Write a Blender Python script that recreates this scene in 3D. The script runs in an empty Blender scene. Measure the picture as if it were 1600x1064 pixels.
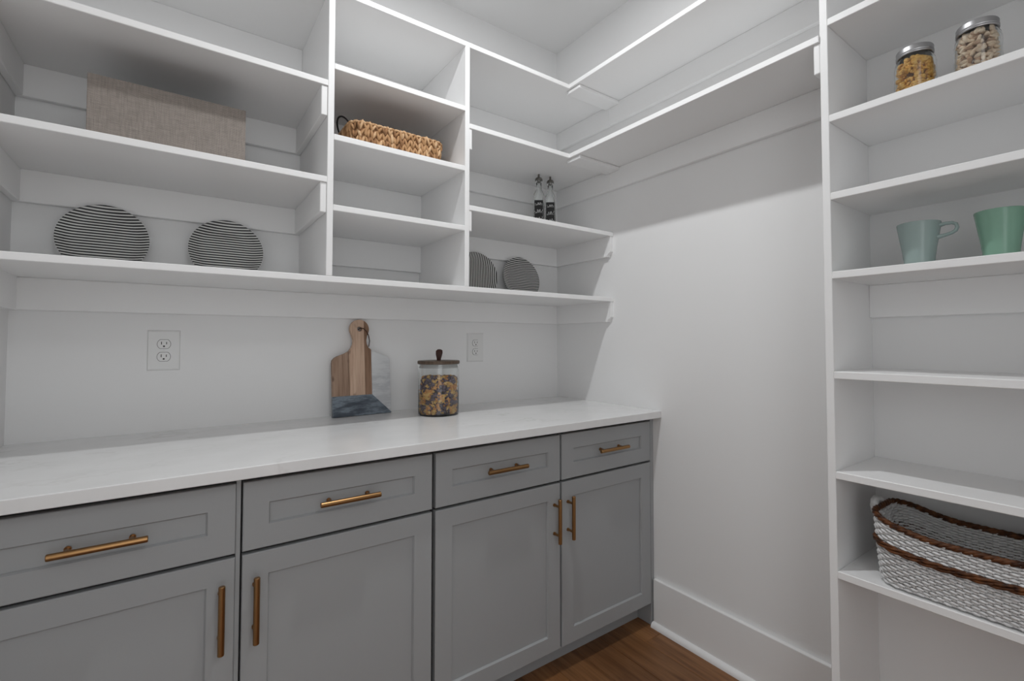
import bpy, bmesh, math, random
from mathutils import Vector, Matrix
random.seed(7)
scene = bpy.context.scene
COL = scene.collection

# ------------------------------------------------------------------ camera
CAM = Vector((-1.6372, -1.9722, 1.1853))
YAW, PITCH, ROLL, FPX, PPX, PPY = 0.6372, 0.0300, -0.0003, 749.07, 829.02, 510.39
fw = Vector((math.sin(YAW)*math.cos(PITCH), math.cos(YAW)*math.cos(PITCH), math.sin(PITCH)))
rt = Vector((math.cos(YAW), -math.sin(YAW), 0.0)); up = rt.cross(fw)
cr, sr = math.cos(ROLL), math.sin(ROLL)
rt, up = cr*rt + sr*up, cr*up - sr*rt
cd = bpy.data.cameras.new('camera'); cam = bpy.data.objects.new('camera', cd); COL.objects.link(cam)
cam.matrix_world = Matrix(((rt.x, up.x, -fw.x, CAM.x), (rt.y, up.y, -fw.y, CAM.y), (rt.z, up.z, -fw.z, CAM.z), (0, 0, 0, 1)))
cd.sensor_width = 36.0; cd.lens = FPX/1600.0*36.0
cd.shift_x = (800.0-PPX)/1600.0; cd.shift_y = (PPY-532.0)/1600.0
cd.clip_start = 0.02
scene.camera = cam

# ------------------------------------------------------------------ world, lamps, exposure
w = bpy.data.worlds.new('world'); scene.world = w; w.use_nodes = True
w.node_tree.nodes['Background'].inputs['Color'].default_value = (0.965, 0.985, 1.0, 1)
w.node_tree.nodes['Background'].inputs['Strength'].default_value = 1.75
def disc_lamp(name, loc, watts, dia, color=(1, 1, 1)):
    """flush ceiling disc shining down"""
    l = bpy.data.lights.new(name, 'AREA'); l.shape = 'DISK'; l.size = dia; l.energy = watts; l.color = color
    o = bpy.data.objects.new(name, l); o.location = loc; COL.objects.link(o); return o
disc_lamp('pantry_ceiling_lamp', (-0.95, -0.968, 2.738), 14.0, 0.06, (0.975, 0.992, 1.0))
disc_lamp('hall_ceiling_lamp', (-1.20, -3.2, 2.70), 7.0, 0.18, (0.985, 0.995, 1.0))
vs = scene.view_settings
vs.view_transform = 'Standard'; vs.look = 'None'; vs.exposure = -0.10; vs.gamma = 1.0; vs.use_curve_mapping = False
scene.cycles.diffuse_bounces = 8
scene.cycles.max_bounces = 16

# ------------------------------------------------------------------ materials
def mat(name, col, rough=0.5, metal=0.0, spec=0.5, trans=0.0, ior=1.45):
    m = bpy.data.materials.new(name); m.use_nodes = True
    b = m.node_tree.nodes['Principled BSDF']
    b.inputs['Base Color'].default_value = (*col, 1) if len(col) == 3 else col
    b.inputs['Roughness'].default_value = rough; b.inputs['Metallic'].default_value = metal
    b.inputs['Specular IOR Level'].default_value = spec
    b.inputs['Transmission Weight'].default_value = trans; b.inputs['IOR'].default_value = ior
    return m
def N(m, t, **kw):
    n = m.node_tree.nodes.new(t)
    for k, v in kw.items(): setattr(n, k, v)
    return n
def L(m, a, b): m.node_tree.links.new(a, b)
def coords(m, scale=(1, 1, 1), which='Object', rot=(0, 0, 0)):
    tc = N(m, 'ShaderNodeTexCoord'); mp = N(m, 'ShaderNodeMapping')
    mp.inputs['Scale'].default_value = scale; mp.inputs['Rotation'].default_value = rot
    L(m, tc.outputs[which], mp.inputs['Vector']); return mp.outputs['Vector']
def noise(m, vec, scale, detail=3, rough=0.5):
    n = N(m, 'ShaderNodeTexNoise'); n.inputs['Scale'].default_value = scale
    n.inputs['Detail'].default_value = detail; n.inputs['Roughness'].default_value = rough
    L(m, vec, n.inputs['Vector']); return n.outputs['Fac']
def ramp(m, fac, stops, interp='LINEAR'):
    r = N(m, 'ShaderNodeValToRGB'); r.color_ramp.interpolation = interp
    e = r.color_ramp.elements
    while len(e) < len(stops): e.new(0.5)
    for i, (p, c) in enumerate(stops): e[i].position = p; e[i].color = (*c, 1)
    L(m, fac, r.inputs['Fac']); return r.outputs['Color']
def base(m): return m.node_tree.nodes['Principled BSDF']
def bump(m, fac, strength=0.1, dist=0.001):
    b = N(m, 'ShaderNodeBump'); b.inputs['Strength'].default_value = strength; b.inputs['Distance'].default_value = dist
    L(m, fac, b.inputs['Height']); L(m, b.outputs['Normal'], base(m).inputs['Normal'])
def mixc(m, fac, a, b, mode='MIX'):
    x = N(m, 'ShaderNodeMix', data_type='RGBA', blend_type=mode)
    for sock, v in ((x.inputs[0], fac), (x.inputs[6], a), (x.inputs[7], b)):
        if hasattr(v, 'links') or hasattr(v, 'is_linked'): L(m, v, sock)
        else: sock.default_value = v if isinstance(v, float) else (*v, 1)
    return x.outputs[2]

M = {}
M['wall'] = m = mat('wall_paint', (0.78, 0.78, 0.78), 0.75, spec=0.25); bump(m, noise(m, coords(m), 350, 2), 0.06, 0.0006)
M['ceil'] = m = mat('ceiling_paint', (0.76, 0.76, 0.76), 0.9, spec=0.15); bump(m, noise(m, coords(m), 250, 2), 0.06, 0.0006)
M['white'] = m = mat('shelf_paint', (0.82, 0.82, 0.82), 0.42, spec=0.4); bump(m, noise(m, coords(m, (1, 1, 1)), 120, 2), 0.03, 0.0004)
M['trim'] = mat('trim_paint', (0.82, 0.82, 0.82), 0.33, spec=0.5)
M['grey'] = m = mat('cabinet_grey_paint', (0.335, 0.345, 0.352), 0.42, spec=0.45); bump(m, noise(m, coords(m), 160, 2), 0.02, 0.0003)
M['carcass'] = mat('cabinet_gap_shade', (0.030, 0.030, 0.031), 0.7)  # near-black colour stands in for the shade inside the cabinet gaps
M['brass'] = m = mat('brushed_bronze_brass', (0.33, 0.185, 0.080), 0.30, 1.0)
bump(m, noise(m, coords(m, (300, 300, 8)), 6, 2), 0.08, 0.0002)
# quartz
M['quartz'] = m = mat('white_quartz', (0.82, 0.82, 0.82), 0.22, spec=0.5)
v = coords(m, (1, 1.6, 1), rot=(0, 0, 0.7))
n1 = noise(m, v, 1.6, 6, 0.62)
vein = ramp(m, n1, [(0.0, (0, 0, 0)), (0.49, (0, 0, 0)), (0.503, (1, 1, 1)), (0.516, (0, 0, 0)), (1, (0, 0, 0))])
n2 = noise(m, v, 3.2, 3)
vm = N(m, 'ShaderNodeMath', operation='MULTIPLY'); L(m, vein, vm.inputs[0])
L(m, ramp(m, n2, [(0.42, (0, 0, 0)), (0.62, (0.6, 0.6, 0.6))]), vm.inputs[1])
cl = ramp(m, noise(m, v, 5, 4), [(0.3, (0.70, 0.70, 0.70)), (0.7, (0.76, 0.76, 0.76))])
L(m, mixc(m, vm.outputs[0], cl, (0.58, 0.57, 0.555)), base(m).inputs['Base Color'])
# floor planks
M['floor'] = m = mat('walnut_plank', (0.13, 0.06, 0.025), 0.38, spec=0.4)
oi = N(m, 'ShaderNodeObjectInfo'); v = coords(m, (38, 2.2, 38))
ad = N(m, 'ShaderNodeVectorMath', operation='ADD'); cmb = N(m, 'ShaderNodeCombineXYZ')
mu = N(m, 'ShaderNodeMath', operation='MULTIPLY'); L(m, oi.outputs['Random'], mu.inputs[0]); mu.inputs[1].default_value = 97.0
L(m, mu.outputs[0], cmb.inputs['X']); L(m, mu.outputs[0], cmb.inputs['Y']); L(m, v, ad.inputs[0]); L(m, cmb.outputs[0], ad.inputs[1])
g = noise(m, ad.outputs[0], 1.3, 5, 0.6)
gc = ramp(m, g, [(0.28, (0.105, 0.042, 0.016)), (0.5, (0.205, 0.094, 0.038)), (0.75, (0.290, 0.142, 0.062))])
tint = ramp(m, oi.outputs['Random'], [(0, (0.72, 0.70, 0.70)), (0.5, (1, 1, 1)), (1, (1.15, 1.10, 1.0))])
L(m, mixc(m, 1.0, gc, tint, 'MULTIPLY'), base(m).inputs['Base Color']); bump(m, g, 0.08, 0.0006)
M['dark'] = mat('dark_gap', (0.02, 0.015, 0.012), 0.8)
M['black'] = mat('black_plastic', (0.012, 0.012, 0.012), 0.5)
M['iron'] = mat('black_iron_wire', (0.015, 0.015, 0.016), 0.5, 0.4)
M['plastic'] = mat('outlet_plastic', (0.72, 0.72, 0.715), 0.35)
M['steel'] = mat('zinc_lid', (0.46, 0.46, 0.47), 0.38, 1.0)
M['band'] = mat('worn_lid_band', (0.20, 0.19, 0.175), 0.35, 1.0)
M['glass'] = mat('clear_glass', (0.97, 0.985, 0.98), 0.0, 0, 0.5, 1.0, 1.45)
M['lidwood'] = m = mat('lid_acacia_wood', (0.16, 0.085, 0.045), 0.5)
L(m, ramp(m, noise(m, coords(m, (60, 4, 4)), 2, 3), [(0.3, (0.065, 0.042, 0.028)), (0.7, (0.145, 0.098, 0.066))]), base(m).inputs['Base Color'])
M['seal'] = mat('silicone_seal', (0.55, 0.55, 0.55), 0.4)
M['leather'] = mat('dark_brown_leather', (0.045, 0.014, 0.008), 0.55)
def wood(name, a, b, c):
    m = mat(name, b, 0.55, spec=0.3)
    v = coords(m, (55, 10, 3.2))
    n = noise(m, v, 1.6, 5, 0.65)
    g = ramp(m, n, [(0.3, a), (0.5, b), (0.72, c)])
    kn = noise(m, coords(m, (14, 14, 8)), 2.1, 1)
    L(m, mixc(m, ramp(m, kn, [(0.66, (0, 0, 0)), (0.76, (0.75, 0.75, 0.75))]), g, (a[0]*0.35, a[1]*0.3, a[2]*0.3)), base(m).inputs['Base Color'])
    bump(m, n, 0.06, 0.0005); return m
M['woodA'] = wood('mango_wood_brown', (0.20, 0.125, 0.085), (0.31, 0.205, 0.145), (0.40, 0.28, 0.205))
M['woodB'] = wood('mango_wood_light', (0.40, 0.265, 0.185), (0.54, 0.375, 0.275), (0.62, 0.455, 0.345))
M['woodC'] = wood('mango_wood_dark', (0.155, 0.085, 0.052), (0.26, 0.155, 0.10), (0.34, 0.21, 0.145))
def marble(name, c0, c1, c2, sc):
    m = mat(name, c0, 0.3)
    v = coords(m, (2.2, 6, 9), rot=(0, 0.12, 0))
    n = noise(m, v, sc, 6, 0.62)
    L(m, ramp(m, n, [(0.30, c1), (0.46, c0), (0.56, c2), (0.64, c0), (0.9, c1)]), base(m).inputs['Base Color']); return m
M['marbleW'] = marble('white_marble', (0.60, 0.61, 0.62), (0.64, 0.65, 0.66), (0.47, 0.48, 0.50), 2.2)
M['marbleG'] = marble('grey_marble', (0.075, 0.093, 0.118), (0.030, 0.038, 0.052), (0.20, 0.24, 0.28), 3.4)
# linen weave
M['linen'] = m = mat('oatmeal_linen', (0.30, 0.255, 0.225), 0.9, spec=0.1)
wx = N(m, 'ShaderNodeTexWave', bands_direction='X'); wx.inputs['Scale'].default_value = 120; wx.inputs['Distortion'].default_value = 1.2; wx.inputs['Detail Scale'].default_value = 3
wz = N(m, 'ShaderNodeTexWave', bands_direction='Z'); wz.inputs['Scale'].default_value = 120; wz.inputs['Distortion'].default_value = 1.2; wz.inputs['Detail Scale'].default_value = 3
vv = coords(m); L(m, vv, wx.inputs['Vector']); L(m, vv, wz.inputs['Vector'])
mm = N(m, 'ShaderNodeMath', operation='MULTIPLY'); L(m, wx.outputs['Fac'], mm.inputs[0]); L(m, wz.outputs['Fac'], mm.inputs[1])
sv = noise(m, coords(m, (420, 420, 30)), 1, 2); sh_ = noise(m, coords(m, (30, 30, 420)), 1, 2)
sm = N(m, 'ShaderNodeMath', operation='ADD'); L(m, sv, sm.inputs[0]); L(m, sh_, sm.inputs[1])
sd = N(m, 'ShaderNodeMath', operation='MULTIPLY'); L(m, sm.outputs[0], sd.inputs[0]); sd.inputs[1].default_value = 0.5
sl = sd.outputs[0]
c1 = ramp(m, mm.outputs[0], [(0.0, (0.215, 0.188, 0.168)), (0.6, (0.335, 0.298, 0.271))])
c2 = ramp(m, sl, [(0.3, (0.78, 0.78, 0.78)), (0.7, (1.20, 1.20, 1.20))])
L(m, mixc(m, 1.0, c1, c2, 'MULTIPLY'), base(m).inputs['Base Color']); bump(m, mm.outputs[0], 0.4, 0.0008)
# striped stoneware, stripes across local Z or X
def stripes(name, axis):
    m = mat(name, (0.8, 0.8, 0.8), 0.35, spec=0.5)
    tc = N(m, 'ShaderNodeTexCoord'); sp = N(m, 'ShaderNodeSeparateXYZ'); L(m, tc.outputs['Object'], sp.inputs[0])
    a = N(m, 'ShaderNodeMath', operation='MULTIPLY'); L(m, sp.outputs[axis], a.inputs[0]); a.inputs[1].default_value = 1/0.0087
    f = N(m, 'ShaderNodeMath', operation='FRACT'); L(m, a.outputs[0], f.inputs[0])
    L(m, ramp(m, f.outputs[0], [(0.0, (0.010, 0.010, 0.012)), (0.46, (0.010, 0.010, 0.012)), (0.54, (0.64, 0.64, 0.62)), (0.95, (0.64, 0.64, 0.62)), (1.0, (0.010, 0.010, 0.012))]), base(m).inputs['Base Color'])
    return m
M['stripe'] = stripes('black_white_striped_glaze', 'Y')
M['mugA'] = mat('grey_green_glaze', (0.285, 0.36, 0.345), 0.16)
M['mugB'] = mat('mint_green_glaze', (0.20, 0.355, 0.270), 0.16)
def speck(name, a, b, rough=0.7, sc=80):
    m = mat(name, a, rough, spec=0.25)
    L(m, ramp(m, noise(m, coords(m), sc, 3), [(0.35, a), (0.65, b)]), base(m).inputs['Base Color']); return m
M['rope'] = speck('white_paper_rope', (0.60, 0.60, 0.60), (0.72, 0.72, 0.72))
M['wicker'] = speck('brown_willow', (0.032, 0.011, 0.005), (0.135, 0.050, 0.018), 0.42, 60)
M['wickerdark'] = speck('dark_willow', (0.035, 0.013, 0.007), (0.10, 0.038, 0.016), 0.5, 45)
M['hyaA'] = speck('water_hyacinth_tan', (0.34, 0.185, 0.085), (0.50, 0.30, 0.155), 0.7, 50)
M['hyaB'] = speck('water_hyacinth_light', (0.50, 0.31, 0.165), (0.62, 0.42, 0.25), 0.7, 50)
M['hyaC'] = speck('water_hyacinth_brown', (0.20, 0.105, 0.050), (0.34, 0.18, 0.085), 0.7, 50)
M['cerY'] = speck('yellow_cereal', (0.72, 0.42, 0.11), (0.88, 0.60, 0.24), 0.8, 120)
M['cerO'] = speck('orange_cereal', (0.68, 0.30, 0.08), (0.82, 0.44, 0.16), 0.8, 120)
M['cerP'] = speck('purple_cereal', (0.090, 0.066, 0.088), (0.24, 0.18, 0.22), 0.85, 300)
M['pasta'] = speck('golden_shell_pasta', (0.72, 0.38, 0.08), (0.86, 0.55, 0.18), 0.45, 60)
M['nut'] = speck('pale_nuts', (0.74, 0.56, 0.40), (0.88, 0.74, 0.58), 0.6, 60)
M['nutdark'] = speck('brown_nuts', (0.46, 0.29, 0.19), (0.62, 0.43, 0.30), 0.6, 60)
M['label'] = mat('black_bottle_label', (0.008, 0.008, 0.008), 0.5)
M['ink'] = mat('white_ink', (0.72, 0.72, 0.72), 0.6)
M['oil'] = mat('pale_oil', (0.86, 0.87, 0.84), 0.0, 0, 0.5, 1.0, 1.40)

# ------------------------------------------------------------------ helpers
def link(name, me, m, parent=None, loc=None):
    o = bpy.data.objects.new(name, me); COL.objects.link(o)
    if m is not None:
        for k in (m if isinstance(m, (list, tuple)) else [m]): me.materials.append(M[k])
    if parent is not None: o.parent = parent
    if loc is not None: o.location = loc
    return o
def wloc(o):
    p = Vector(o.location)
    while o.parent: o = o.parent; p = p + Vector(o.location)
    return p
def finish(bm, smooth=False, angle=None):
    bmesh.ops.recalc_face_normals(bm, faces=bm.faces)
    me = bpy.data.meshes.new('mesh'); bm.to_mesh(me); bm.free()
    if smooth:
        for p in me.polygons: p.use_smooth = True
        if angle is not None: me.set_sharp_from_angle(angle=math.radians(angle))
    return me
def thing(name, label, cat, loc=(0, 0, 0), group=None, kind=None, rotz=0):
    o = bpy.data.objects.new(name, None); COL.objects.link(o); o.location = loc; o.rotation_euler.z = rotz
    o.empty_display_size = 0.05
    return tag(o, label, cat, group, kind)
def tag(o, label=None, cat=None, group=None, kind=None):
    if label: o['label'] = label
    if cat: o['category'] = cat
    if group: o['group'] = group
    if kind: o['kind'] = kind
    return o
def box(name, m, x0, x1, y0, y1, z0, z1, parent=None, bev=0.0012, seg=1):
    """axis aligned board given by world coordinates, origin at its centre"""
    c = Vector(((x0+x1)/2, (y0+y1)/2, (z0+z1)/2)); h = Vector((abs(x1-x0)/2, abs(y1-y0)/2, abs(z1-z0)/2))
    bm = bmesh.new(); bmesh.ops.create_cube(bm, size=2.0)
    for v in bm.verts: v.co = Vector((v.co.x*h.x, v.co.y*h.y, v.co.z*h.z))
    if bev: bmesh.ops.bevel(bm, geom=bm.edges[:], offset=min(bev, min(h)*0.8), segments=seg, affect='EDGES', profile=0.5)
    off = wloc(parent) if parent is not None else Vector((0, 0, 0))
    return link(name, finish(bm), m, parent, c-off)
def lathe(profile, seg=40, close=False):
    bm = bmesh.new(); rings = []
    for r, z in profile:
        if r < 1e-6: rings.append([bm.verts.new((0, 0, z))])
        else: rings.append([bm.verts.new((r*math.cos(2*math.pi*i/seg), r*math.sin(2*math.pi*i/seg), z)) for i in range(seg)])
    prs = list(zip(rings, rings[1:])) + ([(rings[-1], rings[0])] if close else [])
    for a, b in prs:
        for i in range(seg):
            j = (i+1) % seg
            if len(a) == 1 and len(b) == 1: continue
            if len(a) == 1: bm.faces.new((a[0], b[i], b[j]))
            elif len(b) == 1: bm.faces.new((a[i], a[j], b[0]))
            else: bm.faces.new((a[i], a[j], b[j], b[i]))
    return bm
def tube(bm, pts, rad, seg=8, closed=False, caps=True, flat=(1, 1)):
    pts = [Vector(p) for p in pts]; n = len(pts); rings = []
    rads = rad if isinstance(rad, (list, tuple)) else [rad]*n
    prevn = None
    for i, p in enumerate(pts):
        t = (pts[(i+1) % n]-pts[i-1]) if closed else (pts[min(i+1, n-1)]-pts[max(i-1, 0)])
        t.normalize()
        if prevn is None:
            a = Vector((0, 0, 1)) if abs(t.z) < 0.9 else Vector((1, 0, 0))
            nn = (a - t*a.dot(t)).normalized()
        else: nn = (prevn - t*prevn.dot(t)).normalized()
        prevn = nn; bb = t.cross(nn)
        rings.append([bm.verts.new(p + rads[i]*(flat[0]*math.cos(2*math.pi*k/seg)*nn + flat[1]*math.sin(2*math.pi*k/seg)*bb)) for k in range(seg)])
    for i in range(n if closed else n-1):
        a, b = rings[i], rings[(i+1) % n]
        for k in range(seg): bm.faces.new((a[k], a[(k+1) % seg], b[(k+1) % seg], b[k]))
    if caps and not closed:
        bm.faces.new(rings[0][::-1]); bm.faces.new(rings[-1])
    return bm
def blob(V, F, MI, c, ax, ay, az, mi=0, seg=6, rings=3):
    """small ellipsoid with half axes vectors ax, ay, az (az along its length)"""
    b0 = len(V); V.append(c-az)
    for j in range(1, rings+1):
        t = math.pi*j/(rings+1); s, k = math.sin(t), -math.cos(t)
        for i in range(seg):
            a = 2*math.pi*i/seg; V.append(c + ax*(s*math.cos(a)) + ay*(s*math.sin(a)) + az*k)
    V.append(c+az); top = len(V)-1
    for i in range(seg):
        j = (i+1) % seg
        F.append((b0, b0+1+j, b0+1+i)); MI.append(mi)
        for r in range(rings-1):
            q = b0+1+r*seg; F.append((q+i, q+j, q+seg+j, q+seg+i)); MI.append(mi)
        q = b0+1+(rings-1)*seg; F.append((q+i, q+j, top)); MI.append(mi)
def rawmesh(V, F, MI=None, smooth=True):
    me = bpy.data.meshes.new('mesh'); me.from_pydata([tuple(v) for v in V], [], F); me.update()
    if MI: me.polygons.foreach_set('material_index', MI)
    if smooth: me.polygons.foreach_set('use_smooth', [True]*len(F))
    return me
def prism(poly, t, holes=(), bev=0.0):
    """flat plate in local XZ from y=-t/2 to t/2 with optional holes"""
    bm = bmesh.new()
    for lp in [poly]+list(holes):
        vs_ = [bm.verts.new((x, -t/2, z)) for x, z in lp]
        for i in range(len(vs_)): bm.edges.new((vs_[i], vs_[(i+1) % len(vs_)]))
    bmesh.ops.triangle_fill(bm, edges=bm.edges[:], use_dissolve=True, use_beauty=True)
    r = bmesh.ops.extrude_face_region(bm, geom=bm.faces[:])
    for v in r['geom']:
        if isinstance(v, bmesh.types.BMVert): v.co.y += t
    return bm

# ------------------------------------------------------------------ dimensions (metres)
TH = 0.019
D, D2, DP = 0.4118, 0.2726, 0.2674
DC, ZC, ZCT = 0.6794, 0.8933, 0.0285
XL = -2.0201
PA, PB = -1.4204, -1.4398
D1A, D1B, D2A, D2B = -1.2680, -1.2490, -0.7842, -0.7652
ZB, ZL2, ZL3, ZT = 1.3875, 1.6974, 2.0020, 2.3091
ZM4, ZM3, ZM2, ZR3, ZR2 = 2.0619, 1.8364, 1.6129, 2.0015, 1.6926
S = [0.5977, 0.8502, 1.1067, 1.3657, 1.5729, 1.7788, 2.0369, 2.3000]
ZCEIL = 2.742
CH = 0.094
YEND = -2.55
YHALL = -4.6      # unseen hall floor, added to block world light from below

# ------------------------------------------------------------------ room shell
def struct(o): o['kind'] = 'structure'; return o
struct(box('wall_back', 'wall', XL-0.1, 0.1, 0, 0.1, 0, ZCEIL, bev=0))
struct(box('wall_right', 'wall', 0, 0.1, YEND, 0, 0, ZCEIL, bev=0))
struct(box('wall_left', 'wall', XL-0.1, XL, YEND, 0, 0, ZCEIL, bev=0))
struct(box('light_block_wall', 'wall', -1.10, 0.1, YEND-0.1, YEND, 0, ZCEIL, bev=0))  # unseen partial wall, added to keep light off the bookcase
struct(box('ceiling', 'ceil', XL-0.1, 0.1, YEND, 0.1, ZCEIL, ZCEIL+0.1, bev=0))
fl = struct(box('floor', 'dark', XL-0.1, 0.1, YHALL, 0.1, -0.12, -0.012, bev=0))
PW = 0.127; x = 0.0; col = 0
while x > XL:
    x1 = max(x-PW, XL); y = 0.0; first = True
    while y > YHALL:
        ln = random.uniform(0.45, 1.2) if first else random.uniform(0.8, 1.5); first = False
        y1 = max(y-ln, YHALL)
        box('plank', 'floor', x1+0.0006, x-0.0006, y1+0.0006, y-0.0006, -0.012, random.uniform(-0.0004, 0.0), fl, 0.0012)
        y = y1
    x = x1; col += 1
bb = struct(box('baseboard_right', 'trim', -0.0165, 0, PA-0.0, -0.642, 0.0, 0.1925, bev=0.003, seg=2))
bm = bmesh.new()   # quarter round shoe along the floor
prof = [(0, 0)] + [(-0.018*math.sin(a), 0.020*math.cos(a)) for a in [i*math.pi/2/6 for i in range(7)]]
y0, y1 = -0.642, PA
ra = [bm.verts.new((px, y0, pz)) for px, pz in prof]; rb = [bm.verts.new((px, y1, pz)) for px, pz in prof]
for i in range(len(prof)): bm.faces.new((ra[i], ra[(i+1) % len(prof)], rb[(i+1) % len(prof)], rb[i]))
bm.faces.new(ra[::-1]); bm.faces.new(rb)
link('shoe_moulding', finish(bm, True, 40), 'trim', bb, Vector((-0.0165, 0, 0.0))-Vector(bb.location))
box('baseboard_left', 'trim', XL, XL+0.0165, YEND, -0.66, 0, 0.1925, bev=0.003)['kind'] = 'structure'

# ------------------------------------------------------------------ shelving along the back wall
sh = thing('wall_shelving', 'white built-in shelving with two upright dividers above the worktop', 'shelves', (-1.01, -0.2, ZB-TH))
def shelf(z, x0, x1, y0, y1, par, name='shelf'): return box(name, 'white', x0, x1, y0, y1, z-TH, z, par, 0.0014)
shelf(ZB, XL, 0, -D, 0, sh)
shelf(ZT, XL, 0, -D, 0, sh)
shelf(ZL2, XL, D1A, -D, 0, sh); shelf(ZL3, XL, D1A, -D, 0, sh)
for z in (ZM2, ZM3, ZM4): shelf(z, D1B, D2A, -D, 0, sh)
shelf(ZR2, D2B, 0, -D, 0, sh); shelf(ZR3, D2B, 0, -D, 0, sh)
for a, b in ((D1A, D1B), (D2A, D2B)): box('divider', 'white', a, b, -D, 0, ZB, ZT-TH, sh, 0.0014)
def cleat(x0, x1, y0, y1, z, par, h=CH): return box('cleat', 'white', x0, x1, y0, y1, z-TH-h, z-TH, par, 0.002)
cleat(XL, 0, -TH, 0, ZB, sh)
for z in (ZL2, ZL3, ZT):
    cleat(XL, D1A, -TH, 0, z, sh)
    cleat(XL, XL+TH, -D+0.004, -TH, z, sh)
    if z != ZT: cleat(D1A-TH, D1A, -D+0.004, -TH, z, sh)
for z in (ZM2, ZM3, ZM4, ZT): cleat(D1B, D2A, -TH, 0, z, sh, 0.112)
for z in (ZR2, ZR3, ZT): cleat(D2B, 0, -TH, 0, z, sh)
for z in (ZR2, ZR3): cleat(D2B, D2B+0.012, -D+0.003, -TH, z, sh, 0.078)
def scrolled_cleat(xa, xb, z, par):
    """wall cleat whose front lower corner is cut with a small cove"""
    t = z-TH; b = t-CH; f = -D+0.003
    pr = [(-TH, t), (f, t), (f, b+0.024)]
    pr += [(f+0.018-0.018*math.cos(a)*1.0, b+0.024-0.0 - 0.018*math.sin(a)*0.55) for a in (0.35, 0.8, 1.2)]
    pr += [(f+0.021, b+0.007), (f+0.021, b), (-TH, b)]
    bm = bmesh.new()
    A = [bm.verts.new((xa, y, zz)) for y, zz in pr]; B = [bm.verts.new((xb, y, zz)) for y, zz in pr]
    for i in range(len(pr)): bm.faces.new((A[i], A[(i+1) % len(pr)], B[(i+1) % len(pr)], B[i]))
    bm.faces.new(A[::-1]); bm.faces.new(B)
    for v in bm.verts: v.co -= wloc(par)
    return link('cleat', finish(bm), 'white', par)
scrolled_cleat(-TH, 0, ZR2, sh); scrolled_cleat(-TH, 0, ZB, sh); scrolled_cleat(XL, XL+TH, ZB, sh)

for z in (ZR3, ZT): cleat(-TH, 0, -D, -TH, z, sh)

# ------------------------------------------------------------------ two long shelves on the right wall
rs = thing('wall_shelves', 'pair of long white shelves high on the bare right wall', 'shelves', (-0.14, -0.92, ZR3-TH))
for z in (ZT, ZR3):
    shelf(z, -D2, 0, PA, -D, rs)
    cleat(-TH, 0, PA, -D, z, rs)
    box('joint_batten', 'white', -D2+0.010, -TH, -0.470, -0.385, z-TH-0.016, z-TH, rs, 0.004, 2)
    if z == ZR3: cleat(-D2+0.006, -TH, PA, PA+0.016, z, rs, 0.082)

# ------------------------------------------------------------------ tall bookcase on the right
bk = thing('bookcase', 'tall white open bookcase at right holding jars mugs and a basket', 'bookcase', (-0.13, -1.69, 0))
YB = -1.935
box('side_panel', 'white', -DP, 0, PB, PA, 0, S[-1], bk, 0.0014)
box('side_panel', 'white', -DP, 0, YB-TH, YB, 0, S[-1], bk, 0.0014)
for i, z in enumerate(S):
    shelf(z, -DP, 0, YB, PB, bk)
    if i == 3: box('cleat', 'white', -TH, 0, YB, PB, z-TH-CH, z-TH, bk, 0.002)

# ------------------------------------------------------------------ base cabinets and worktop
YF = -0.6385      # door faces
YC = YF+0.021     # plane of the near-black slab behind the doors
def bar_pull(par, c, vertical):
    """round bar on two posts, centred at world point c on the door face"""
    bm = bmesh.new(); Lh = 0.0770; st = 0.033; ph = 0.050
    d = Vector((0, 0, 1)) if vertical else Vector((1, 0, 0))
    yb = Vector((0, -st, 0))
    tube(bm, [yb-d*Lh, yb-d*(Lh-0.0012), yb+d*(Lh-0.0012), yb+d*Lh], [0.0058, 0.0069, 0.0069, 0.0058], 20)
    for s in (-1, 1):
        tube(bm, [d*ph*s, d*ph*s+yb], 0.0042, 12, caps=False)
        tube(bm, [d*ph*s, d*ph*s+Vector((0, -0.004, 0))], 0.0062, 12)
    o = link('bar_pull', finish(bm, True, 40), 'brass', par, Vector(c)-wloc(par)); o['label'] = 'brushed brass bar pull'; return o
def shaker(name, par, x0, x1, z0, z1, fr=0.055):
    """five piece front: raised frame with a recessed flat panel as sub-part"""
    c = Vector(((x0+x1)/2, YF+0.010, (z0+z1)/2)); hx, hz = (x1-x0)/2, (z1-z0)/2
    bm = bmesh.new()
    def ring(hx_, hz_, y): return [bm.verts.new((sx*hx_, y, sz*hz_)) for sx, sz in ((-1, -1), (1, -1), (1, 1), (-1, 1))]
    e = 0.0018
    rg = [ring(hx, hz, 0.010), ring(hx, hz, -0.010+e), ring(hx-e, hz-e, -0.010), ring(hx-fr, hz-fr, -0.010), ring(hx-fr-0.0032, hz-fr-0.0032, -0.0045),
          ring(hx-fr-0.0032, hz-fr-0.0032, 0.010)]
    for a, b in zip(rg, rg[1:]+rg[:1]):
        for i in range(4): bm.faces.new((a[i], a[(i+1) % 4], b[(i+1) % 4], b[i]))
    o = link(name, finish(bm), 'grey', par, c-wloc(par))
    box('panel', 'grey', x0+fr+0.002, x1-fr-0.002, YF+0.0080, YF+0.0185, z0+fr+0.002, z1-fr-0.002, o, 0)
    return o
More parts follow.
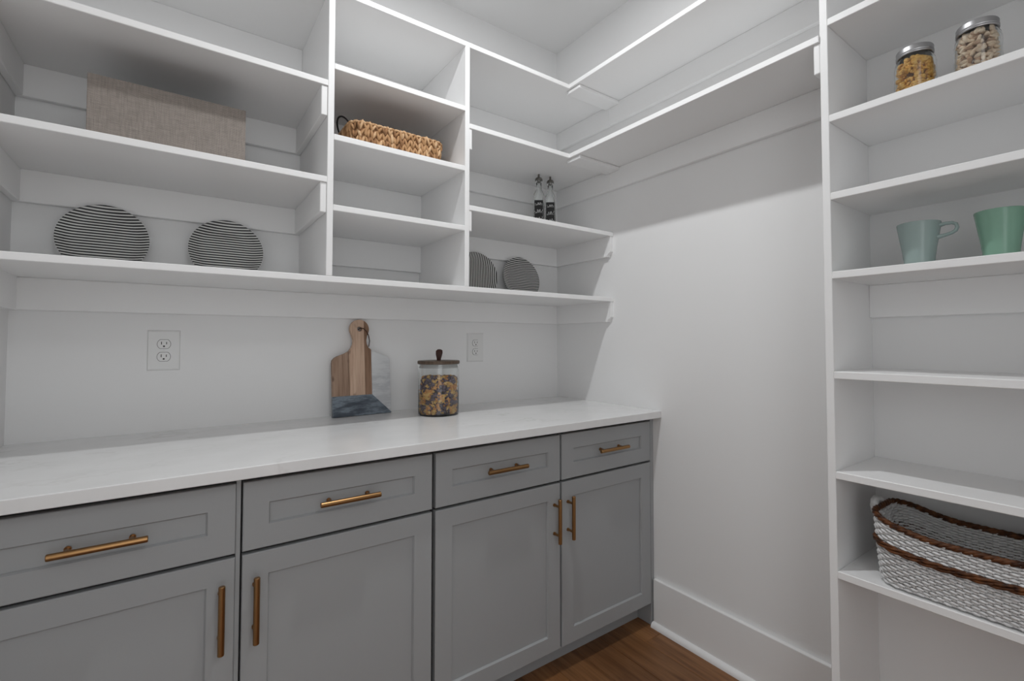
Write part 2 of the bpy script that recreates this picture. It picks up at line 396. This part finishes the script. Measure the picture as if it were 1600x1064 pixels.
def cabinet(x0, x1, fronts, label, filler):
    cb = thing('base_cabinet', label, 'cabinet', ((x0+x1)/2, -0.3, 0))
    box('carcass', 'carcass', x0+0.001, x1-0.001, YC+0.019, -0.002, 0.098, ZC-ZCT-0.001, cb, 0)
    box('gap_shade_slab', 'carcass', x0+0.001, x1-0.001, YC+0.001, YC+0.019, 0.098, ZC-ZCT-0.001, cb, 0)  # dark slab across the open front, paints the shade between doors and drawers
    box('toe_kick', 'grey', x0, x1, -0.563, -0.545, 0.0, 0.098, cb, 0.0008)
    for (a, b, hinge) in fronts:
        dr = shaker('drawer_front', cb, a, b, 0.6845, 0.8475)
        bar_pull(dr, ((a+b)/2, YF, 0.7695), False)
        do = shaker('door', cb, a, b, 0.0925, 0.6760)
        hx = (b-0.0275) if hinge == 'r' else (a+0.0275)
        bar_pull(do, (hx, YF, 0.5530), True)
    if not filler:
        box('filler', 'grey', -1.5148, -1.5050, YF+0.006, YC+0.001, 0.0925, ZC-ZCT-0.004, cb, 0.0008)
    if filler:
        box('filler', 'grey', -0.0205, -0.001, YF+0.003, -0.545, 0.0, ZC-ZCT, cb, 0.001)
    return cb
cabinet(XL, -1.0088, [(-1.9910, -1.5155, 'r'), (-1.5010, -1.0145, 'l')], 'grey shaker base cabinet under the left half of the worktop', False)
cabinet(-1.0088, -0.0215, [(-1.0030, -0.5180, 'r'), (-0.5095, -0.0245, 'l')], 'grey shaker base cabinet next to the bare right wall', True)
wt = box('worktop', 'quartz', XL, -0.0, -DC, 0, ZC-ZCT, ZC, None, 0.002, 2)
tag(wt, 'long white quartz worktop with faint veins on the grey cabinets', 'countertop')

# ------------------------------------------------------------------ wall outlets
def outlet(cx, cz, w_, h_, label):
    t = thing('wall_outlet', label, 'outlet', (cx, 0, cz-h_/2), 'duplex wall outlets')
    bm = bmesh.new(); bmesh.ops.create_cube(bm, size=1)
    for v in bm.verts:
        k = 0.94 if v.co.y < 0 else 1
        v.co = Vector((v.co.x*w_*k, v.co.y*0.006, v.co.z*h_*k))
    bmesh.ops.bevel(bm, geom=[e for e in bm.edges if all(v.co.y < 0 for v in e.verts)], offset=0.0015, segments=2, affect='EDGES')
    link('cover_plate', finish(bm), 'plastic', t, (0, -0.003, h_/2))
    for s in (1, -1):
        hw, hh = 0.0172, 0.0142
        pr = [(hw*math.cos(a), max(-hh, min(hh, hw*math.sin(a)))) for a in [2*math.pi*i/32 for i in range(32)]]
        zc = h_/2+s*0.0205
        rr_ = [(x*1.06, z*1.07) for x, z in pr]
        link('receptacle_gap_shade', finish(prism(rr_, 0.0004)), 'dark', t, (0, -0.0061, zc))  # thin dark sheet stands in for the shaded gap around the receptacle
        r = link('receptacle', finish(prism(pr, 0.003)), 'plastic', t, (0, -0.0072, zc))
        for dx, hgt in ((-0.0066, 0.0046), (0.0066, 0.0038)):
            bm = bmesh.new(); bmesh.ops.create_cube(bm, size=1)
            for v in bm.verts: v.co = Vector((v.co.x*0.0021, v.co.y*0.001, v.co.z*hgt*2))
            link('slot', finish(bm), 'black', r, (dx, -0.0013, 0.0032))
        gh = [(0.0028*math.cos(a), max(-0.0022, 0.0028*math.sin(a))) for a in [2*math.pi*i/14 for i in range(14)]]
        link('ground_hole', finish(prism(gh, 0.001)), 'black', r, (0, -0.0013, -0.0072))
    sc = lathe([(0, 0), (0.0026, 0), (0.0026, -0.0012), (0.0018, -0.0018), (0, -0.0018)], 12)
    for v in sc.verts: v.co = Vector((v.co.x, v.co.z, v.co.y))
    link('screw', finish(sc, True, 40), 'plastic', t, (0, -0.006, h_/2))
    return t
outlet(-1.6672, 1.1552, 0.086, 0.131, 'white duplex wall outlet on the wall above the left worktop end')
outlet(-0.5030, 1.1556, 0.088, 0.134, 'white duplex wall outlet on the wall to the right of the cereal jar')

# ------------------------------------------------------------------ linen storage box
lb = thing('storage_box', 'oatmeal linen fabric storage box on the middle left shelf', 'box', (-1.6555, -0.185, ZL2))
bx0, bx1, by0, by1, bh, bt = -0.1775, 0.1775, -0.125, 0.125, 0.185, 0.006
def wallbox(name, x0, x1, y0, y1, z0, z1):
    o = box(name, 'linen', x0, x1, y0, y1, z0, z1, None, 0.0025, 2); o.parent = lb; return o
wallbox('front_side', bx0, bx1, by0, by0+bt, 0, bh); wallbox('back_side', bx0, bx1, by1-bt, by1, 0, bh)
wallbox('end_side', bx0, bx0+bt, by0+bt, by1-bt, 0, bh); wallbox('end_side', bx1-bt, bx1, by0+bt, by1-bt, 0, bh)
wallbox('bottom', bx0+bt, bx1-bt, by0+bt, by1-bt, 0, bt)

# ------------------------------------------------------------------ striped plates
def plate_mesh():
    R_ = 0.108
    pr = [(0, 0.0), (0.060, 0.0), (0.074, 0.001), (0.088, 0.005), (0.100, 0.0115), (0.107, 0.0165), (R_, 0.0180), (R_, 0.0198), (0.1065, 0.0202),
          (0.098, 0.0155), (0.086, 0.0092), (0.074, 0.0058), (0.060, 0.0050), (0, 0.0050)]
    return finish(lathe(pr, 64), True, 60)
def plate(cx, ybot, lean, label, spin=0.0, yaw=0.0):
    """stands on its rim on the bottom shelf, face to the room, top leaning back"""
    o = link('dinner_plate', PLATE, None)
    # local +Z is the eating side; stand it up so that +Z looks to -Y, then lean
    Rm = Matrix.Rotation(yaw, 4, 'Z') @ Matrix.Rotation(math.pi/2-lean, 4, 'X') @ Matrix.Rotation(spin, 4, 'Z')
    o.matrix_world = Matrix.Translation((cx, 0, 0)) @ Rm
    bpy.context.view_layer.update()
    zs = min((o.matrix_world @ v.co).z for v in PLATE.vertices)
    ym = min((o.matrix_world @ v.co).y for v in PLATE.vertices)
    yx = max((o.matrix_world @ v.co).y for v in PLATE.vertices)
    o.matrix_world = Matrix.Translation((cx, ybot-yx, ZB-zs)) @ Rm
    tag(o, label, 'plate', 'striped plates on the bottom shelf'); return o
PLATE = plate_mesh(); PLATE.materials.append(M['stripe'])
plate(-1.8160, -0.024, 0.20, 'black and white striped plate furthest left on the bottom shelf')
plate(-1.5020, -0.024, 0.20, 'black and white striped plate second from left, below the linen box')
plate(-0.5230, -0.024, 0.20, 'striped plate with upright stripes, half hidden behind the divider', spin=math.pi/2-0.08)
plate(-0.2730, -0.024, 0.20, 'black and white striped plate nearest the right wall corner', yaw=0.0)

# ------------------------------------------------------------------ oil bottles
def bottle(cx, cy, label, seed):
    t = thing('oil_bottle', label, 'bottle', (cx, cy, ZR2), 'pair of glass oil bottles', rotz=-0.67)
    hw = 0.0255
    def sq(r, k):   # rounded square cross-section, k=0 circle .. 1 square
        out = []
        for i in range(32):
            a = 2*math.pi*i/32; c, s = math.cos(a), math.sin(a)
            f = 1/((abs(c)**6+abs(s)**6)**(1/6)); out.append((r*c*(1+(f-1)*k), r*s*(1+(f-1)*k)))
        return out
    pr = [(0.0235, 0, 1), (hw, 0.003, 1), (hw, 0.178, 1), (0.0245, 0.190, 0.9), (0.0195, 0.205, 0.5), (0.0145, 0.217, 0.1), (0.0128, 0.226, 0), (0.0128, 0.246, 0), (0.0145, 0.248, 0), (0.0145, 0.256, 0),
          (0.0095, 0.256, 0), (0.0095, 0.226, 0), (0.0115, 0.215, 0.1), (0.0165, 0.203, 0.5), (0.0215, 0.189, 0.9), (hw-0.003, 0.178, 1), (hw-0.003, 0.006, 1)]
    bm = bmesh.new(); rg = [[bm.verts.new((x, y, z)) for x, y in sq(r, k)] for r, z, k in pr]
    for a, b in zip(rg, rg[1:]):
        for i in range(32): bm.faces.new((a[i], a[(i+1) % 32], b[(i+1) % 32], b[i]))
    bm.faces.new(rg[0][::-1]); bm.faces.new(rg[-1])
    link('glass_body', finish(bm, True, 50), 'glass', t)
    st = lathe([(0, 0.252), (0.0088, 0.252), (0.0092, 0.2565), (0.0172, 0.2570), (0.0175, 0.266), (0.0140, 0.2715), (0.0055, 0.274), (0.0042, 0.292), (0.0036, 0.305), (0.0026, 0.305), (0.0026, 0.292), (0, 0.290)], 24)
    link('pourer', finish(st, True, 50), 'band', t)
    la = box('paper_label', 'label', -0.0205, 0.0205, -hw-0.0012, -hw-0.0002, 0.045, 0.158, None, 0); la.parent = t
    rnd = random.Random(seed); bm = bmesh.new()
    def sw(pts, r): tube(bm, pts, r, 5, flat=(1, 1))
    for zc, hgt in ((0.142, 0.010), (0.108, 0.014), (0.072, 0.012)):        # three lines of looping white script
        pts = []; k = 26; ph = rnd.uniform(0, 6)
        for i in range(k):
            u = i/(k-1); a = u*2*math.pi*2.6+ph
            pts.append((-0.0155+0.031*u+0.0035*math.cos(a), -hw-0.0013, zc-0.2*hgt+0.4*hgt*u+hgt*0.55*math.sin(a)*(0.5+0.5*rnd.random())))
        sw(pts, 0.0007)
        sw([(-0.017, -hw-0.0013, zc-hgt*0.9), (0.0, -hw-0.0013, zc-hgt*0.55), (0.017, -hw-0.0013, zc-hgt*0.7)], 0.0006)
        b = [(0.002+0.004*math.cos(a), -hw-0.0013, zc+0.003*math.sin(a)) for a in [j*math.pi/4 for j in range(8)]]
        sw(b, 0.0008)
    link('script', finish(bm), 'ink', la, -Vector(la.location))
    return t
bottle(-0.2540, -0.1700, 'glass oil bottle with black label and metal pourer, left one of two', 3)
bottle(-0.1880, -0.1750, 'glass oil bottle with black label and metal pourer, right one of two', 8)

# ------------------------------------------------------------------ paddle board of wood and marble
pb = thing('serving_board', 'paddle serving board of mixed wood and marble leaning on the wall', 'board', (-1.0400, -0.0, ZC))
def arc(cx, cz, r, a0, a1, n): return [(cx+r*math.cos(a0+(a1-a0)*i/n), cz+r*math.sin(a0+(a1-a0)*i/n)) for i in range(n+1)]
HC = -0.006
outl = [(-0.1145, 0.0), (0.1145, 0.0), (0.1145, 0.205), (0.1125, 0.217), (0.105, 0.226), (0.088, 0.234), (0.066, 0.242), (0.045, 0.252), (HC+0.034, 0.265), (HC+0.027, 0.280), (HC+0.0255, 0.295), (HC+0.0290, 0.3105)]
outl += arc(HC, 0.340, 0.0375, -0.55, math.pi+0.55, 24)[1:-1]
outl += [(HC-0.0290, 0.3105), (HC-0.0255, 0.295), (HC-0.027, 0.280), (HC-0.034, 0.265), (-0.050, 0.252), (-0.070, 0.242), (-0.092, 0.234), (-0.106, 0.226), (-0.1130, 0.217), (-0.1145, 0.205)]
def clip(poly, a, b, c):   # keep a*x+b*z <= c
    out = []
    for i, p in enumerate(poly):
        q = poly[(i+1) % len(poly)]; dp = a*p[0]+b*p[1]-c; dq = a*q[0]+b*q[1]-c
        if dp <= 0: out.append(p)
        if (dp < 0 < dq) or (dq < 0 < dp):
            s = dp/(dp-dq); out.append((p[0]+s*(q[0]-p[0]), p[1]+s*(q[1]-p[1])))
    return out
TB = 0.016; XM, VG = 0.038, 0.079
hole = arc(HC, 0.340, 0.0098, 0, 2*math.pi, 18)[:-1][::-1]
upper = clip(outl, 0, -1, -VG)
g = 0.0004
pieces = [('wood_strip', 'woodA', clip(upper, 1, 0, -0.050-g), []),
          ('wood_strip', 'woodB', clip(clip(upper, -1, 0, 0.050-g), 1, 0, 0.0115-g), [hole]),
          ('wood_strip', 'woodC', clip(clip(upper, -1, 0, -0.0115-g), 1, 0, XM-g), [])]
# white marble: right of XM and above the diagonal; grey marble: below VG and left of the diagonal
dx, dz = 0.1145-XM, 0.004-VG       # diagonal from (XM,VG) to (0.1145,0.004)
na, nb = -dz, dx; nc = na*XM+nb*VG
pieces.append(('white_marble', 'marbleW', clip(clip(outl, -1, 0, -XM-g), -na, -nb, -nc-1e-5), []))
pieces.append(('grey_marble', 'marbleG', clip(clip(outl, 0, 1, VG-g), na, nb, nc-1e-5), []))
tilt = 0.095
for nme, mk, poly, hs in pieces:
    o = link(nme, finish(prism(poly, TB, hs)), mk, pb)
    o['label'] = {'woodA': 'brown wood strip', 'woodB': 'light wood strip', 'woodC': 'dark wood strip', 'marbleW': 'white marble inset', 'marbleG': 'grey marble foot'}[mk]
bm = bmesh.new()
lp = []
for i in range(24):
    a = i/24*2*math.pi
    lp.append((HC+0.014+0.014*math.cos(a)+0.010*(1-math.sin(a))*0.5, -0.0105*math.cos(a)*1.0 if math.cos(a) < 0 else -0.0105, 0.316+0.034*math.sin(a)))
cord = [(HC, 0.010, 0.340), (HC+0.001, 0, 0.341), (HC+0.004, -0.010, 0.343), (HC+0.014, -0.0125, 0.342), (HC+0.026, -0.0125, 0.330), (HC+0.034, -0.0125, 0.312), (HC+0.037, -0.0125, 0.292), (HC+0.035, -0.0120, 0.276), (HC+0.033, -0.011, 0.268)]
tube(bm, cord, 0.0020, 6)
link('hanging_cord', finish(bm, True, 60), 'leather', pb)
pb.rotation_euler = (-tilt, 0, 0.05)
pb.location = (-1.0400, -0.0520, ZC+0.0010)

# ------------------------------------------------------------------ glass cereal jar
JX, JY = -0.7865, -0.2030; JR = 0.0805
cj = thing('cereal_jar', 'glass storage jar with dark wooden lid and leather loop on worktop', 'jar', (JX, JY, ZC))
pr = [(0, 0), (JR-0.006, 0), (JR, 0.006), (JR, 0.200), (JR-0.0032, 0.200), (JR-0.0032, 0.008), (JR-0.009, 0.005), (0, 0.005)]
link('glass_body', finish(lathe(pr, 64), True, 50), 'glass', cj)
lid = link('lid', finish(lathe([(0, 0.2015), (JR+0.001, 0.2015), (JR+0.0025, 0.203), (JR+0.0025, 0.2125), (JR+0.001, 0.214), (0, 0.214)], 64), True, 40), 'lidwood', cj)
link('seal', finish(lathe([(0, 0.186), (JR-0.0050, 0.186), (JR-0.0038, 0.188), (JR-0.0038, 0.192), (JR-0.007, 0.194), (JR-0.007, 0.2014), (0, 0.2014)], 64), True, 40), 'seal', lid)
bm = bmesh.new()
tp = [(0.000, 0, 0.212), (-0.002, 0, 0.224), (-0.003, 0, 0.238), (0.001, 0, 0.252), (0.010, 0, 0.2585), (0.0175, 0, 0.254), (0.0185, 0, 0.244), (0.014, 0, 0.233), (0.008, 0, 0.223), (0.005, 0, 0.212)]
tube(bm, tp, [0.0075, 0.0085, 0.0118, 0.0125, 0.0070, 0.0120, 0.0125, 0.0105, 0.0085, 0.0075], 10, flat=(0.14, 1.0))
link('leather_loop', finish(bm, True, 60), 'leather', lid).rotation_euler.z = math.radians(53)
# loose cereal: stars and dark flakes, too many to count
V, F, MI = [], [], []
def star(c, Rm, r, t, mi):
    b0 = len(V); k = 10
    for s in (-1, 1):
        V.append(c + Rm @ Vector((0, 0, s*t*1.25)))
        for i in range(k):
            a = 2*math.pi*i/k; q = r if i % 2 == 0 else r*0.58
            V.append(c + Rm @ Vector((q*math.cos(a), q*math.sin(a), s*t*0.6)))
    for i in range(k):
        j = (i+1) % k
        F.append((b0, b0+1+j, b0+1+i)); F.append((b0+k+1, b0+k+2+i, b0+k+2+j)); F.append((b0+1+i, b0+1+j, b0+k+2+j, b0+k+2+i)); MI.extend([mi]*3)
def rrot():
    return (Matrix.Rotation(random.uniform(0, 6.28), 3, 'Z') @ Matrix.Rotation(random.uniform(0, 6.28), 3, 'X') @ Matrix.Rotation(random.uniform(0, 6.28), 3, 'Y'))
def chunk(c, r, mi):
    Rm = rrot(); blob(V, F, MI, c, Rm @ Vector((r, 0, 0)), Rm @ Vector((0, r*0.8, 0)), Rm @ Vector((0, 0, r*0.7)), mi, 6, 3)
RI = JR-0.0036
def clusternoise(p): return 0.8*math.sin(p.x*75+1.3+p.y*30)*math.cos(p.z*80+p.y*50+0.6)+random.uniform(-0.75, 0.75)
for k in range(1250):
    a = random.uniform(0, 2*math.pi)
    if k < 1080: r = random.uniform(0.058, 0.0715); z = random.uniform(0.014, 0.148)
    else: r = 0.066*math.sqrt(random.random()); z = random.uniform(0.143, 0.153)
    p = Vector((r*math.cos(a), r*math.sin(a), z)); q = clusternoise(p)
    if q > 0.06:
        out = Vector((math.cos(a), math.sin(a), 0.15*random.uniform(-1, 1)))
        Rm = out.to_track_quat('Z', 'Y').to_matrix() @ Matrix.Rotation(random.uniform(0, 6.28), 3, 'Z') @ Matrix.Rotation(random.gauss(0, 0.8), 3, 'X')
        star(p, Rm, random.uniform(0.0082, 0.0105), 0.0046, 0 if random.random() < 0.62 else 1)
    else: chunk(p, random.uniform(0.006, 0.009), 2)
for k in range(36):     # inner mass under the outer layer
    a = 2*math.pi*k/12; zz = 0.03+0.045*(k//12)
    chunk(Vector((0.034*math.cos(a), 0.034*math.sin(a), zz)), 0.026, 2)
for vtx in V:           # nothing pokes through the glass
    rr2 = math.hypot(vtx.x, vtx.y)
    if rr2 > RI: vtx.x *= RI/rr2; vtx.y *= RI/rr2
    vtx.z = max(vtx.z, 0.0055)
ce = link('cereal', rawmesh(V, F, MI, False), ['cerY', 'cerO', 'cerP'], None, (JX, JY, ZC))
tag(ce, 'yellow star cereal mixed with purple flakes inside the glass jar', 'cereal', kind='stuff')

# ------------------------------------------------------------------ mason jars
def mason(cx, cy, label):
    t = thing('mason_jar', label, 'jar', (cx, cy, S[5]), 'mason jars on the bookcase')
    R_ = 0.0425
    pr = [(0, 0), (R_-0.007, 0), (R_-0.001, 0.005), (R_, 0.012), (R_, 0.098), (R_-0.002, 0.108), (R_-0.0075, 0.118), (R_-0.0085, 0.124), (R_-0.0085, 0.136),
          (R_-0.0115, 0.136), (R_-0.0115, 0.123), (R_-0.0105, 0.117), (R_-0.0045, 0.107), (R_-0.0028, 0.098), (R_-0.0028, 0.013), (R_-0.008, 0.005), (0, 0.005)]
    link('glass_body', finish(lathe(pr, 48), True, 50), 'glass', t)
    ld = lathe([(R_-0.0075, 0.120), (R_-0.0050, 0.120), (R_-0.0040, 0.122), (R_-0.0050, 0.1245), (R_-0.0040, 0.127), (R_-0.0050, 0.1295), (R_-0.0045, 0.137), (R_-0.0058, 0.1395), (R_-0.0095, 0.1400), (R_-0.0115, 0.1388), (0, 0.1388), (0, 0.1372), (R_-0.0070, 0.1372)], 48, True)
    link('lid', finish(ld, True, 35), 'steel', t)
    return t, R_-0.0031
def fill(name, base_, ri, make, n, mats, label, cat, ztop):
    global V, F, MI
    V, F, MI = [], [], []
    for k in range(n):
        a = random.uniform(0, 2*math.pi); z = random.uniform(0.014, ztop)
        r = random.uniform(ri*0.62, ri-0.0075) if k < n*0.85 else (ri-0.01)*math.sqrt(random.random())
        if k >= n*0.85: z = random.uniform(ztop-0.008, ztop)
        make(Vector((r*math.cos(a), r*math.sin(a), z)), a)
    for vtx in V:
        lim = ri if vtx.z < 0.094 else ri-0.006*min(1, (vtx.z-0.094)/0.018)
        q = math.hypot(vtx.x, vtx.y)
        if q > lim: vtx.x *= lim/q; vtx.y *= lim/q
        vtx.z = max(vtx.z, 0.0056)
    o = link(name, rawmesh(V, F, MI, True), mats, None, base_)
    return tag(o, label, cat, kind='stuff')
def shell(p, a):      # curled pasta: a short bent fat tube
    Rm = rrot(); r = random.uniform(0.0060, 0.0078); pts = [Vector((r*math.cos(t_), r*math.sin(t_), 0)) for t_ in [i*math.pi*1.25/5 for i in range(6)]]
    for i, q in enumerate(pts):
        s = 0.0044*(0.75+0.35*math.sin(math.pi*i/5))
        blob(V, F, MI, p+Rm @ q, Rm @ Vector((s, 0, 0)), Rm @ Vector((0, s, 0)), Rm @ Vector((0, 0, s*1.35)), 0, 6, 3)
def nut(p, a):
    Rm = rrot(); l_ = random.uniform(0.0075, 0.0105); mi = 1 if random.random() < 0.2 else 0
    blob(V, F, MI, p, Rm @ Vector((0.0056, 0, 0)), Rm @ Vector((0, 0.0042, 0)), Rm @ Vector((0, 0, l_)), mi, 7, 4)
J1 = (-0.150, -1.5935); J2 = (-0.150, -1.7110)
t1, ri = mason(J1[0], J1[1], 'mason jar of golden pasta shells on the upper bookcase shelf')
fill('pasta', (J1[0], J1[1], S[5]), ri, shell, 190, ['pasta'], 'golden pasta shells inside the left mason jar', 'pasta', 0.106)
t2, ri = mason(J2[0], J2[1], 'mason jar of pale nuts on the upper bookcase shelf')
fill('nuts', (J2[0], J2[1], S[5]), ri, nut, 330, ['nut', 'nutdark'], 'pale shelled nuts inside the right mason jar', 'nuts', 0.116)

# ------------------------------------------------------------------ mugs
def mug(cx, cy, mk, label):
    t = thing('mug', label, 'mug', (cx, cy, S[3]), 'mugs on the bookcase')
    pr = [(0, 0.002), (0.0235, 0.002), (0.0245, 0), (0.0292, 0), (0.0302, 0.003), (0.0312, 0.020), (0.0350, 0.050), (0.0396, 0.078), (0.0430, 0.101), (0.0443, 0.110), (0.0438, 0.1118), (0.0425, 0.1112),
          (0.0398, 0.098), (0.0360, 0.076), (0.0305, 0.048), (0.0255, 0.020), (0.0230, 0.0075), (0, 0.006)]
    link('cup', finish(lathe(pr, 48), True, 60), mk, t)
    bm = bmesh.new()   # ear shaped handle pointing along -Y
    hp = [(0, -0.0400, 0.1005), (0, -0.052, 0.1028), (0, -0.0645, 0.1022), (0, -0.0718, 0.0980), (0, -0.0738, 0.0900), (0, -0.0710, 0.0828), (0, -0.0635, 0.0782), (0, -0.052, 0.0750), (0, -0.0375, 0.0725)]
    tube(bm, hp, [0.0066, 0.0056, 0.0052, 0.0052, 0.0052, 0.0052, 0.0052, 0.0056, 0.0070], 12, flat=(0.75, 1.35))
    link('handle', finish(bm, True, 60), mk, t)
    return t
mug(-0.1500, -1.5925, 'mugA', 'pale grey-green mug on the bookcase, left of the mint green one')
mug(-0.1500, -1.7400, 'mugB', 'mint green mug on the bookcase, right of the grey-green one')

# ------------------------------------------------------------------ woven baskets
def rrect(hx, hy, r, n):
    """n points evenly spaced on a rounded rectangle, with outward normals"""
    L1, L2, A = 2*(hx-r), 2*(hy-r), math.pi*r/2; P = 2*(L1+L2)+4*A; out = []
    for i in range(n):
        s = P*i/n
        for (cx, cy, a0, ln, dxy) in ((hx-r, -(hy-r), 0, L2, (0, 1)), (hx-r, hy-r, 0, A, None), (hx-r, hy, 0, L1, (-1, 0)), (-(hx-r), hy-r, math.pi/2, A, None),
                                      (-hx, hy-r, 0, L2, (0, -1)), (-(hx-r), -(hy-r), math.pi, A, None), (-(hx-r), -hy, 0, L1, (1, 0)), (hx-r, -(hy-r), 1.5*math.pi, A, None)):
            if s <= ln+1e-9:
                if dxy is None:
                    a = a0+s/r; out.append((Vector((cx+r*math.cos(a), cy+r*math.sin(a), 0)), Vector((math.cos(a), math.sin(a), 0))))
                else:
                    bx = hx if dxy == (0, 1) else cx
                    p = Vector((bx+dxy[0]*s, cy+dxy[1]*s, 0)); out.append((p, Vector((dxy[1], -dxy[0], 0))))
                break
            s -= ln
    return out
# white rope basket with brown willow rim
bcx, bcy = -0.1655, -1.6960
wb = thing('rope_basket', 'white rope basket with brown willow bands on the lower bookcase shelf', 'basket', (bcx, bcy, S[0]))
BHX, BHY, BR = 0.100, 0.187, 0.055
def brow(t, n):
    """ring of the basket at height fraction t with flare and raised ends"""
    out = []
    for p, nn in rrect(BHX, BHY, BR, n):
        f = 0.90+0.10*t; e = abs(p.y)/BHY
        zr = 0.132+0.030*(max(0, e-0.25)/0.75)**1.6
        bul = 1.0+0.02*math.sin(math.pi*t)
        out.append((Vector((p.x*f*bul, p.y*(0.94+0.06*t), 0.004+t*zr)), nn))
    return out
V, F, MI = [], [], []
rows = 21
for j in range(rows):
    t = (j+0.5)/rows
    n = 84; ring = brow(t, n)
    for i in range(n):
        p, nn = ring[i]; q = ring[(i+1) % n][0]; d_ = (q-p); ln = d_.length; d_.normalize()
        u_ = d_.cross(nn).normalized()
        if u_.z < 0: u_ = -u_
        wv = 0.0016*(1 if (i+j) % 2 else -1)
        ax = (d_*1.0+u_*-0.14).normalized()*ln*0.74
        blob(V, F, MI, p+nn*wv, nn*0.0042, ax.cross(nn).normalized()*0.0033, ax, 0, 6, 3)
link('rope_weave', rawmesh(V, F, MI), ['rope'], wb)['kind'] = 'stuff'
bm = bmesh.new()                                       # thin inner lining and base
rg = [[bm.verts.new(p-nn*0.0004) for p, nn in brow(t, 64)] for t in (0.0, 0.05)]
for a, b in zip(rg, rg[1:]):
    for i in range(64): bm.faces.new((a[i], a[(i+1) % 64], b[(i+1) % 64], b[i]))
bm.faces.new(rg[0][::-1])
link('base', finish(bm, True, 60), 'rope', wb)
def twist(t0, rad, mk, name, nst=2, off=0.0, pitch=0.045, n=150):
    bm = bmesh.new()
    ring = brow(t0, n); per = sum((ring[(i+1) % n][0]-ring[i][0]).length for i in range(n))
    turns = round(per/pitch)
    for s in range(nst):
        pts = []
        for i in range(n):
            p, nn = ring[i]; a = 2*math.pi*(turns*i/n+s/nst)
            pts.append(p+nn*(off+rad*0.75*math.cos(a))+Vector((0, 0, rad*0.75*math.sin(a))))
        tube(bm, pts, rad, 7, closed=True)
    return link(name, finish(bm, True, 60), mk, wb)
twist(1.0, 0.0044, 'wicker', 'willow_rim', 3)['label'] = 'brown twisted willow rim'
for tt in (13.0/rows+0.024, 13.0/rows-0.024): twist(tt, 0.0034, 'wicker', 'willow_band', 2, 0.0052, 0.06)['label'] = 'brown twisted willow band'
for sgn in (1, -1):                                    # rope wrapped handle at each end
    bm = bmesh.new(); pts = []
    for i in range(15):
        a = math.pi*i/14; pts.append((0.034*math.cos(a), sgn*(BHY+0.004+0.010*math.sin(a)), 0.152+0.026*math.sin(a)))
    tube(bm, pts, [0.0085+0.0012*(k % 2) for k in range(15)], 10)
    link('handle', finish(bm, True, 70), 'rope', wb)['label'] = 'white rope wrapped handle'

# water hyacinth tray basket
hb = thing('woven_tray', 'tan braided water hyacinth tray with black wire handle on middle shelf', 'basket', (-1.0060, -0.2450, ZM3))
HX, HY, HR, HH = 0.170, 0.100, 0.040, 0.092
V, F, MI = [], [], []
ncol = 48; rws = 4
for j in range(rws):
    t = (j+0.5)/rws; f = 0.93+0.07*t
    ring = rrect(HX*f, HY*f, HR, ncol)
    for i, (p, nn) in enumerate(ring):
        d_ = Vector((-nn.y, nn.x, 0))
        for s in (1, -1):
            c = p+nn*random.uniform(-0.0015, 0.0022)+d_*(0.0048*s)+Vector((0, 0, HH*t+random.uniform(-0.003, 0.003)))
            tl = 0.30*s+random.gauss(0, 0.15)
            az = (Vector((0, 0, 1))*math.cos(tl)+d_*math.sin(tl))*0.0175*random.uniform(0.8, 1.1)
            blob(V, F, MI, c, nn*0.0060, d_*random.uniform(0.0050, 0.0066), az, random.choices((0, 1, 2), (5, 3, 2))[0], 6, 4)
for i, (p, nn) in enumerate(rrect(HX, HY, HR, 100)):   # rolled rim
    d_ = Vector((-nn.y, nn.x, 0)); az = (d_+Vector((0, 0, 0.25*(1 if i % 2 else -1)))).normalized()*0.0105
    blob(V, F, MI, p+Vector((0, 0, HH-0.001)), nn*0.0062, Vector((0, 0, 0.0052)), az, random.choices((0, 1), (4, 4))[0], 6, 3)
link('hyacinth_weave', rawmesh(V, F, MI), ['hyaA', 'hyaB', 'hyaC'], hb)['kind'] = 'stuff'
bm = bmesh.new(); rg = []
for t in (0.02, 0.98):
    f = 0.93+0.07*t; rg.append([bm.verts.new(Vector((p.x, p.y, HH*t))-nn*0.002) for p, nn in rrect(HX*f, HY*f, HR, 48)])
for i in range(48): bm.faces.new((rg[0][i], rg[0][(i+1) % 48], rg[1][(i+1) % 48], rg[1][i]))
bm.faces.new(rg[0][::-1])
link('lining', finish(bm, True, 60), 'hyaC', hb)
for sgn in (1, -1):
    bm = bmesh.new(); pts = []
    for i in range(19):
        a = math.pi*i/18; pts.append((sgn*(HX-0.006+0.024*math.sin(a)), -0.002-0.058*math.cos(a), HH-0.004+0.040*math.sin(a)))
    tube(bm, pts, 0.0030, 8)
    link('wire_handle', finish(bm, True, 60), 'iron', hb)['label'] = 'black wire handle'
